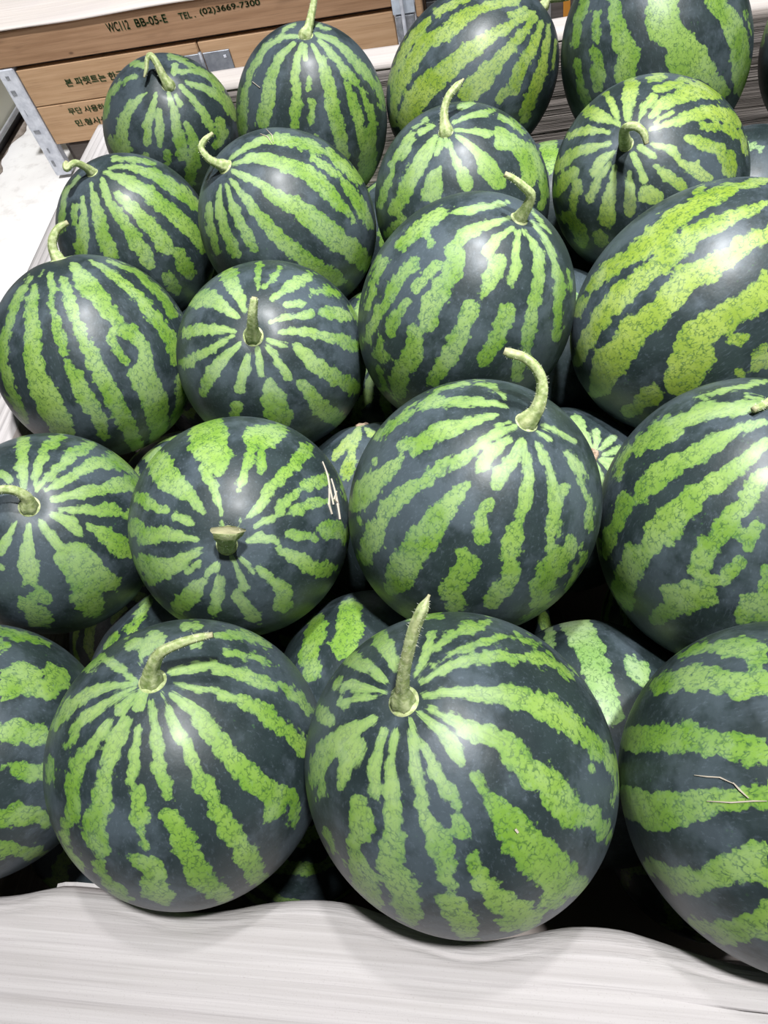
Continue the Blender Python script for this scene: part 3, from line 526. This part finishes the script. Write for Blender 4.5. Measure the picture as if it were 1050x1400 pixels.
32: 748,190,24 752,210,28 753,235,10
33: 1030,200,14 1040,205,10
22: 787,403,8 788,407,8
'''
STEMS = {
 'A': [(230, 117, 15), (222, 103, 11, 0.012), (214, 86, 9, 0.02), (206, 76, 8, 0.022), (201, 82, 6, 0.022), (200, 95, 5, 0.02), (197, 106, 3, 0.018)],
 'B': [(419, 50, 17), (422, 36, 12, 0.004), (426, 18, 10, 0.006), (429, 2, 9, 0.008), (431, -12, 8, 0.008)],
 'C': [(742, 8, 14), (750, -1, 10, 0.004), (764, -2, 8, 0.008), (778, -4, 7, 0.008), (792, -8, 6, 0.006)],
 'F': [(126, 236, 13), (116, 228, 10, 0.014), (104, 223, 9, 0.026), (96, 226, 8, 0.032), (91, 231, 8, 0.034), (89, 226, 7, 0.034), (91, 221, 5, 0.032)],
 'G': [(307, 228, 16), (295, 223, 12, 0.01), (283, 215, 10, 0.016), (275, 203, 9, 0.02), (279, 192, 8, 0.022), (291, 182, 5, 0.022)],
 'H': [(608, 180, 17), (607, 163, 12, 0.006), (608, 147, 10, 0.01), (614, 131, 10, 0.014), (624, 119, 10, 0.016), (634, 108, 3, 0.016)],
 'I': [(855, 197, 16), (853, 184, 13, 0.026), (857, 174, 12, 0.046), (869, 173, 11, 0.056), (880, 182, 10, 0.056), (884, 197, 7, 0.052)],
 'J': [(78, 353, 16), (73, 342, 13, 0.004), (72, 328, 12, 0.008), (79, 313, 10, 0.01), (93, 304, 7, 0.01)],
 'K': [(346, 460, 21), (345, 447, 15, 0.018), (345, 430, 13, 0.032), (347, 413, 11, 0.04), (348, 406, 8, 0.042)],
 'L': [(714, 302, 18), (720, 284, 15, 0.012), (726, 268, 13, 0.022), (716, 256, 11, 0.03), (703, 245, 9, 0.036), (690, 238, 8, 0.038)],
 'N': [(40, 692, 22), (36, 680, 16, 0.012), (22, 671, 13, 0.02), (4, 669, 12, 0.022), (-14, 674, 11, 0.022)],
 'O': [(309, 750, 22), (309, 745, 22, 0.012), (310, 737, 26, 0.024), (311, 729, 34, 0.034), (311, 725, 35, 0.036)],
 'P': [(722, 578, 26), (734, 560, 20, 0.01), (741, 538, 17, 0.016), (740, 518, 15, 0.02), (731, 501, 14, 0.024), (716, 489, 13, 0.026), (700, 484, 13, 0.028), (689, 480, 10, 0.028)],
 'Q': [(1062, 545, 16), (1053, 548, 11, 0.01), (1042, 555, 10, 0.014), (1030, 560, 9, 0.018)],
 'S': [(208, 930, 28), (209, 910, 19, 0.014), (219, 893, 16, 0.022), (240, 882, 14, 0.026), (267, 873, 12, 0.028), (291, 868, 8, 0.028)],
 'T': [(552, 958, 32), (550, 940, 19, 0.014), (552, 918, 17, 0.024), (558, 890, 17, 0.034), (566, 860, 18, 0.042), (577, 834, 17, 0.048), (587, 813, 3, 0.05)],
}
INFO = {
 'A': ('egg-shaped watermelon with a frayed dried stem tip, before the crate lettering', 'g', 'watermelons in the top layer of the bin'),
 'B': ('tall upright watermelon with a straight thick stem, standing before the crate hinge plate', 'g', 'watermelons in the top layer of the bin'),
 'C': ('long watermelon lying on its side against the back flap, stem pointing sideways', 'y', 'watermelons in the top layer of the bin'),
 'D': ('large dark watermelon with very broad stripes and no stem showing, against the back flap', 'g', 'watermelons in the top layer of the bin'),
 'E': ('shaded dark watermelon in the back corner, next to the large broad-striped one', 'g', 'watermelons in the top layer of the bin'),
 'F': ('watermelon with a thick stem curled over into a knob, against the side flap', 'g', 'watermelons in the top layer of the bin'),
 'G': ('oval watermelon with a thin S-bent stem and fine hair lines near its top', 'g', 'watermelons in the top layer of the bin'),
 'H': ('watermelon with a short upright stem ending in a sharp point, pale patchy stripes', 'g', 'watermelons in the top layer of the bin'),
 'I': ('yellowish striped watermelon with a stem bent over like a walking-cane handle', 'y', 'watermelons in the top layer of the bin'),
 'J': ('big watermelon with a ring-shaped patch in one stripe, leaning on the side flap', 'g', 'watermelons in the top layer of the bin'),
 'K': ('round watermelon with a short blunt stem pointing up out of its striped face', 'g', 'watermelons in the top layer of the bin'),
 'L': ('tall oval watermelon with a kinked stem at its shoulder, narrow broken stripes', 'g', 'watermelons in the top layer of the bin'),
 'M': ('large yellow-green striped watermelon lying on its side with smooth wide diagonal stripes', 'y', 'watermelons in the top layer of the bin'),
 'N': ('watermelon with a stem arching over and one big square green patch near its lower side', 'b', 'watermelons in the top layer of the bin'),
 'O': ('watermelon with a fat cut-off stem stub and a dry tan scar on its side', 'b', 'watermelons in the top layer of the bin'),
 'P': ('greyish watermelon with a long fuzzy stem curling back like a hook', 'g', 'watermelons in the top layer of the bin'),
 'Q': ('big watermelon with a pale waxy top and a J-shaped green stripe', 'g', 'watermelons in the top layer of the bin'),
 'R': ('watermelon lying on its side with short fat stripes, in the front corner', 'b', 'watermelons in the top layer of the bin'),
 'S': ('round watermelon with a long stem bent flat along its top, resting on the front flap', 'b', 'watermelons in the top layer of the bin'),
 'T': ('biggest watermelon, with a thick upright stem cut to a point, resting on the front flap', 'b', 'watermelons in the top layer of the bin'),
 'U': ('watermelon on its side with level stripes and thin brown scratch lines, at the front flap', 'b', 'watermelons in the top layer of the bin'),
 'w': ('watermelon standing in the column beside the far side wall of the bin', 'g', 'watermelons of the top layer against the side wall'),
 'x': ('watermelon standing in the column beside the far side wall of the bin', 'g', 'watermelons of the top layer against the side wall'),
 'y': ('watermelon standing in the column beside the far side wall of the bin', 'g', 'watermelons of the top layer against the side wall'),
 'z': ('watermelon standing in the column beside the far side wall of the bin', 'g', 'watermelons of the top layer against the side wall'),
}
SCALE_PX = 1.0
PARSED = {}
for line in STROKES.strip().splitlines():
    k, s = line.split(':'); PARSED[k.strip()] = [np.array([[float(q) for q in p.split(',')] for p in st.split()]) for st in s.split('|')]
ALL = {**MELONS['top'], **MELONS['low']}
def frame(u):
    u = np.array(u, float); u /= np.linalg.norm(u)
    a = np.array([0, 0, 1.]) if abs(u[2]) < .9 else np.array([1., 0, 0])
    x = np.cross(a, u); x /= np.linalg.norm(x); return np.stack([x, np.cross(u, x), u], 1)   # columns
def shape(a, b, nlon, nlat, seed):
    """unit melon in its own axes (z = stem axis): slightly full-shouldered, small dimple at each pole"""
    th = np.linspace(0, math.pi, nlat+1)[1:-1]; lon = np.linspace(0, 2*math.pi, nlon, endpoint=False)
    TH, LO = np.meshgrid(th, lon, indexing='ij')
    r = np.random.default_rng(seed); ph = r.uniform(0, 6.28, 6)
    s = 1+.004*np.sin(2*LO+ph[0])*np.sin(TH)+.003*np.sin(3*LO+ph[1])*np.sin(TH)**2+.003*np.sin(2*TH+ph[2])
    dim = 1-.028*np.exp(-(TH/.13)**2)-.018*np.exp(-((math.pi-TH)/.12)**2)
    V = np.stack([b*np.sin(TH)*np.cos(LO)*s, b*np.sin(TH)*np.sin(LO)*s, a*np.cos(TH)*dim*s], -1).reshape(-1, 3)
    V = np.vstack([V, [[0, 0, a*.972], [0, 0, -a*.982]]])
    n = nlat-1; idx = np.arange(n*nlon).reshape(n, nlon); nx = np.roll(idx, -1, 1)
    Q = np.stack([idx[:-1], idx[1:], nx[1:], nx[:-1]], -1).reshape(-1, 4)
    top, bot = n*nlon, n*nlon+1
    T = [(top, idx[0, i], nx[0, i]) for i in range(nlon)]+[(bot, nx[-1, i], idx[-1, i]) for i in range(nlon)]
    TH = np.append(TH.ravel(), [0, math.pi]); LO = np.append(LO.ravel(), [0, 0])
    return V, Q, T, TH, LO
def proc_stripes(TH, LO, b, seed):
    r = np.random.default_rng(seed+77); n = int(r.integers(10, 13)); ph = r.uniform(0, 6.28, 8)
    out = np.full(TH.shape, -20.)
    for i in range(n):
        c = 2*math.pi*(i+r.uniform(-.2, .2))/n
        wl = c+.06*np.sin(5*TH+ph[i % 8])+.035*np.sin(11*TH+ph[(i+3) % 8])
        d = np.abs((LO-wl+math.pi) % (2*math.pi)-math.pi)*b*np.sin(TH)*1000
        hw = (9.5+3*np.sin(3*TH+ph[(i+5) % 8]))*np.clip(np.sin(TH)*1.5, .12, 1)*r.uniform(.75, 1.25)
        out = np.maximum(out, hw-d)
    return out
def stroke_field(px, py, depth, strokes):
    out = np.full(px.shape, -25.)
    for s in strokes:
        for (x0, y0, w0), (x1, y1, w1) in zip(s[:-1], s[1:]):
            dx, dy = x1-x0, y1-y0; L2 = dx*dx+dy*dy+1e-9
            t = np.clip(((px-x0)*dx+(py-y0)*dy)/L2, 0, 1)
            d = np.hypot(px-x0-t*dx, py-y0-t*dy)
            out = np.maximum(out, (w0+(w1-w0)*t)*.5-d)
    return out*depth/F*1000
def blocked(P, skip):
    """which surface points are hidden from the phone by other melons"""
    hid = np.zeros(len(P), bool); D = P-CAM
    for k, (c, u, a, b) in ALL.items():
        if k == skip: continue
        M = frame(u); S = np.diag([1/b, 1/b, 1/a])@M.T
        o = S@(CAM-np.array(c)); d = D@S.T
        A = (d*d).sum(1); B = d@o; Cc = o@o-.985**2; disc = B*B-A*Cc
        t = (-B-np.sqrt(np.maximum(disc, 0)))/A
        hid |= (disc > 0) & (t > 0) & (t < .995)
    return hid
def melon_mesh(key, c, u, a, b, nlon, nlat, seed, mat):
    M = frame(u); V, Q, T, TH, LO = shape(a, b, nlon, nlat, seed)
    W = V@M.T+np.array(c)
    f = proc_stripes(TH, LO, b, seed)
    if key in PARSED:
        px, py, dp = project(W)
        nrm = (V/np.array([b*b, b*b, a*a]))@M.T
        vis = ((CAM-W)*nrm).sum(1) > 0
        vis &= (px > -2) & (px < 1052) & (py > -2) & (py < 1402)
        vis &= ~blocked(W, key)
        g = stroke_field(px, py, dp, PARSED[key]); f = np.where(vis, g, f)
    me = bpy.data.meshes.new('rind')
    me.from_pydata(V.tolist(), [], Q.tolist()+[tuple(map(int, t)) for t in T]); me.update()
    me.polygons.foreach_set('use_smooth', [True]*len(me.polygons))
    at = me.attributes.new('stripe', 'FLOAT', 'POINT'); at.data.foreach_set('value', np.clip(f, -25, 25).astype(np.float32))
    pv = me.attributes.new('polar', 'FLOAT_VECTOR', 'POINT'); pv.data.foreach_set('vector', np.stack([np.cos(LO), np.sin(LO), TH*.3], 1).astype(np.float32).ravel())
    at = me.attributes.new('shoulder', 'FLOAT', 'POINT'); at.data.foreach_set('value', np.clip(.22+.95*np.sin(TH), 0, 1).astype(np.float32))
    me.materials.append(mat); return me, M
def tube(pts, rad, nseg=14, ridges=5, sub=8):
    """ridged stalk through 3-D points with given radii (Catmull-Rom)"""
    pts = np.array(pts, float); rad = np.array(rad, float)
    Pp = np.vstack([2*pts[0]-pts[1], pts, 2*pts[-1]-pts[-2]]); Rp = np.concatenate([[rad[0]], rad, [rad[-1]]])
    path, rr = [], []
    for i in range(1, len(Pp)-2):
        for t in np.linspace(0, 1, sub, endpoint=False):
            q = .5*((2*Pp[i])+(-Pp[i-1]+Pp[i+1])*t+(2*Pp[i-1]-5*Pp[i]+4*Pp[i+1]-Pp[i+2])*t*t+(-Pp[i-1]+3*Pp[i]-3*Pp[i+1]+Pp[i+2])*t**3)
            path.append(q); rr.append(Rp[i]+(Rp[i+1]-Rp[i])*(t*t*(3-2*t)))
    path.append(pts[-1]); rr.append(rad[-1]); path = np.array(path)
    tg = np.gradient(path, axis=0); tg /= np.linalg.norm(tg, axis=1)[:, None]
    ref = np.array([.3, .8, .5]); nn = np.cross(tg[0], ref); nn /= np.linalg.norm(nn)
    V, al, rdg = [], [], []
    for i, (p, t, r) in enumerate(zip(path, tg, rr)):
        nn = nn-t*(nn@t); nn /= np.linalg.norm(nn); bb = np.cross(t, nn)
        for k in range(nseg):
            an = 2*math.pi*k/nseg; g = math.cos(ridges*an+i*.05)
            V.append(p+(nn*math.cos(an)+bb*math.sin(an))*r*(1+.09*g)); al.append(i/(len(path)-1)); rdg.append(max(0, -g))
    n = len(path); Fc = []
    for i in range(n-1):
        for k in range(nseg): Fc.append((i*nseg+k, i*nseg+(k+1) % nseg, (i+1)*nseg+(k+1) % nseg, (i+1)*nseg+k))
    V.append(path[0]); V.append(path[-1]); al += [0, 1]; rdg += [0, 0]
    for k in range(nseg):
        Fc.append((n*nseg, (k+1) % nseg, k)); Fc.append((n*nseg+1, (n-1)*nseg+k, (n-1)*nseg+(k+1) % nseg))
    return np.array(V), Fc, al, rdg, path, rr, tg
def add_attr(me, name, vals):
    at = me.attributes.new(name, 'FLOAT', 'POINT'); at.data.foreach_set('value', np.array(vals, np.float32))
def surf(key, px):
    """point and normal where a pixel ray meets a melon"""
    c, u, a, b = ALL[key]; M = frame(u); S = np.diag([1/b, 1/b, 1/a])@M.T; d = ray(px)
    o = S@(CAM-np.array(c)); q = S@d; A = q@q; B = q@o; D = B*B-A*(o@o-1)
    if D < 0: D = 0
    p = CAM+d*((-B-math.sqrt(D))/A); n = S.T@(S@(p-np.array(c))); return p, n/np.linalg.norm(n)
for key, (c, u, a, b) in MELONS['top'].items():
    label, variant, group = INFO[key]
    seed = ord(key[0])
    big = key in PARSED
    me, M = melon_mesh(key, c, u, a, b, 208 if big else 96, 132 if big else 64, seed, RIND[variant])
    c = np.array(c); base = c-np.array([0, 0, math.sqrt(b*b+(a*a-b*b)*u[2]**2)])
    t = thing('watermelon', label, 'watermelon', tuple(base), group)
    rind = bpy.data.objects.new('rind', me); C.objects.link(rind); rind.parent = t
    rind.matrix_parent_inverse = Matrix.Identity(4)
    mw = Matrix([list(r)+[0] for r in M]+[[0, 0, 0, 1]]); rind.matrix_local = Matrix.Translation(Vector(c-base))@mw
    if key in STEMS:
        un = np.array(u)/np.linalg.norm(u); pole = c+un*a*.972
        dpole = (pole-CAM)@RC[2]
        pts, rad = [pole-un*.0035, pole+un*.0022], []
        spec = STEMS[key]
        r0 = spec[0][2]*.5*dpole/F
        rad = [r0*1.42, r0*1.12]
        for (x, y, wd, tow) in spec[1:]:
            d = ray((x, y)); z = dpole-tow; p = CAM+d*(z/(d@RC[2])); pts.append(p); rad.append(max(.0008, wd*.5*z/F))
        V, Fc, al, rg, path, rr, tg = tube(np.array(pts), rad)
        if key == 'O':      # broken-off stub: wide flat end
            al_ = np.array(al)
            ctr = np.vstack([np.repeat(path, 14, 0), path[:1], path[-1:]]); dv = V-ctr; sx = (dv@RC[0]); sy = (dv@RC[1])
            V = V+np.outer(sx*(.35*al_**2), RC[0])+np.outer(sy*(-.45*al_**2), RC[1])+np.outer(sx*.35*al_**2, RC[2])
        st = mesh_obj('stem', V-base, Fc, STEM, t, True); add_attr(st.data, 'along', al); add_attr(st.data, 'ridge', rg)
        # pale corky collar where the stem leaves the rind
        ang = np.linspace(0, 2*math.pi, 24, endpoint=False); Vc = []
        for rr_, hh in ((1.5, -.004), (1.42, .0004), (1.2, .0012), (.85, .0022), (.6, .005)):
            for q in ang: Vc.append(pole+M[:, 0]*math.cos(q)*r0*rr_+M[:, 1]*math.sin(q)*r0*rr_+un*(hh-.0))
        Fq = [(i*24+k, i*24+(k+1) % 24, (i+1)*24+(k+1) % 24, (i+1)*24+k) for i in range(4) for k in range(24)]
        mesh_obj('stem_collar', np.array(Vc)-base, Fq, STEM, t, True)
        # short pale fuzz on the stalk
        rs = np.random.default_rng(seed); HV, HF = [], []
        for _ in range(260):
            i = int(rs.integers(3, len(path)-2)); v = rs.normal(size=3); v -= tg[i]*(v@tg[i]); v /= np.linalg.norm(v)
            p = path[i]+v*rr[i]*.95; q = p+v*rs.uniform(.0006, .0017)+rs.normal(size=3)*.0006; s = np.cross(v, tg[i])*.00006
            n0 = len(HV); HV += [p-s, p+s, p+tg[i]*.0002, q]; HF += [(n0, n0+1, n0+3), (n0+1, n0+2, n0+3), (n0+2, n0, n0+3)]
        hz = mesh_obj('stem_fuzz', np.array(HV)-base, HF, HAIR, t); hz['kind'] = 'stuff'
    else:
        pole = None
    TOPS = globals().setdefault('TOPS', {}); TOPS[key] = (t, base)
# dry scratches on the skin
def scratch(name, key, pts, w, mat):
    t, base = TOPS[key]; V, Fc = [], []
    for i, (x, y) in enumerate(pts):
        p, n = surf(key, (x, y)); x2, y2 = pts[min(i+1, len(pts)-1)]; x1, y1 = pts[max(i-1, 0)]
        pa, _ = surf(key, (x1, y1)); pb, _ = surf(key, (x2, y2)); tg = pb-pa; tg /= np.linalg.norm(tg)+1e-9; s = np.cross(n, tg)
        ww = w*.5*(0.35 if i in (0, len(pts)-1) else 1)
        V += [p-s*ww-n*.001, p-s*ww*.6+n*.0016, p+s*ww*.6+n*.0016, p+s*ww-n*.001]
    for i in range(len(pts)-1):
        for k in range(3): Fc.append((4*i+k, 4*i+k+1, 4*i+5+k, 4*i+4+k))
    mesh_obj(name, np.array(V)-base, Fc, mat, t)
for pts in ([(440, 632), (447, 650), (450, 668), (455, 690)], [(452, 655), (458, 675), (461, 690), (464, 710)], [(449, 668), (449, 690), (453, 703)], [(459, 672), (456, 683), (462, 690)]): scratch('dry_scar', 'O', pts, .0027, TAN)
for pts in ([(951, 1060), (968, 1062), (985, 1063), (1005, 1072)], [(1003, 1070), (1012, 1080), (1024, 1091)], [(968, 1095), (1000, 1097), (1030, 1095), (1049, 1095)]): scratch('dry_scar', 'U', pts, .0011, TAN)
for pts in ([(703, 1132), (707, 1137)],): scratch('dry_scar', 'T', pts, .006, TAN)
for pts in ([(356, 184), (366, 188), (372, 198)], [(364, 178), (372, 186), (374, 196)]): scratch('dry_scar', 'G', pts, .0012, TAN)
for pts in ([(346, 112), (356, 120)],): scratch('dry_scar', 'B', pts, .0016, TAN)

# lower layer seen in the gaps, then the layer below it (out of sight, one shared mesh)
shared = None
def low_melon(key, c, u, a, b, label, group, variant='g'):
    global shared
    c = np.array(c); un = np.array(u)/np.linalg.norm(u)
    if key in PARSED:
        me, M = melon_mesh(key, c, u, a, b, 160, 100, 11+sum(map(ord, key)), RIND[variant])
    else:
        if shared is None: shared, _ = melon_mesh('none', (0, 0, 0), (0, 0, 1), .117, .108, 72, 48, 5, RIND['g'])
        me, M = shared, frame(u)
    base = c-np.array([0, 0, math.sqrt(b*b+(a*a-b*b)*un[2]**2)])
    mw = Matrix([list(r)+[0] for r in M]+[[0, 0, 0, 1]])
    if key in ('11', '12'):
        t = thing('watermelon', label, 'watermelon', tuple(base), group)
        o = bpy.data.objects.new('rind', me); C.objects.link(o); o.parent = t; o.matrix_local = Matrix.Translation(Vector(c-base))@mw
        rs = np.random.default_rng(3); V, Fc = [], []
        for j, (rr_, hh) in enumerate(((.0095, -.003), (.0075, .0012), (.0045, .0022), (.0018, .0010))):
            for k in range(12):
                q = 2*math.pi*k/12; rj = rr_*(1+rs.uniform(-.18, .18))
                V.append(c+un*(a*.982+hh+rs.uniform(-.0006, .0006))+M[:, 0]*math.cos(q)*rj+M[:, 1]*math.sin(q)*rj)
        Fc = [(i*12+k, i*12+(k+1) % 12, (i+1)*12+(k+1) % 12, (i+1)*12+k) for i in range(3) for k in range(12)]+[tuple(36+k for k in range(12))]
        mesh_obj('blossom_scar', np.array(V)-base, Fc, SCAR, t)
    else:
        o = bpy.data.objects.new('watermelon', me); C.objects.link(o); o.matrix_world = Matrix.Translation(Vector(c))@mw; tag(o, label, 'watermelon', group)
LOWLAB = {
 '11': ('small yellow-striped lower watermelon showing its pointed blossom end in a gap', 'y'),
 '12': ('pale lower watermelon with a round brown blossom scar, seen in a gap', 'p'),
 '01': ('dark lower watermelon with two ragged stripes under the scarred stub-stem melon', 'b'),
 '00': ('dark lower watermelon peeping out behind the bent flat stem melon', 'b'),
 '02': ('shiny lower watermelon with one broad pale stripe, wedged behind the biggest melon', 'p'),
 '32': ('lower watermelon with level stripes showing in the gap by the back wall', 'b'),
 '33': ('lower watermelon with a bluish shine beside the cane-handle stem melon', 'p'),
 '22': ('lower watermelon showing only a green sliver in a dark gap', 'b'),
}
for key, (c, u, a, b) in MELONS['low'].items():
    lab = LOWLAB.get(key)
    if lab: low_melon(key, c, u, a, b, lab[0], None, lab[1])
    else: low_melon(key, c, u, a, b, 'watermelon wedged under the top layer inside the bin, almost hidden', 'hidden watermelons of the second layer')
for key, (c, u, a, b) in MELONS['bot'].items():
    low_melon(key, c, u, a, b, 'watermelon at the dark bottom of the bin under two other layers', 'hidden watermelons at the bottom of the bin')
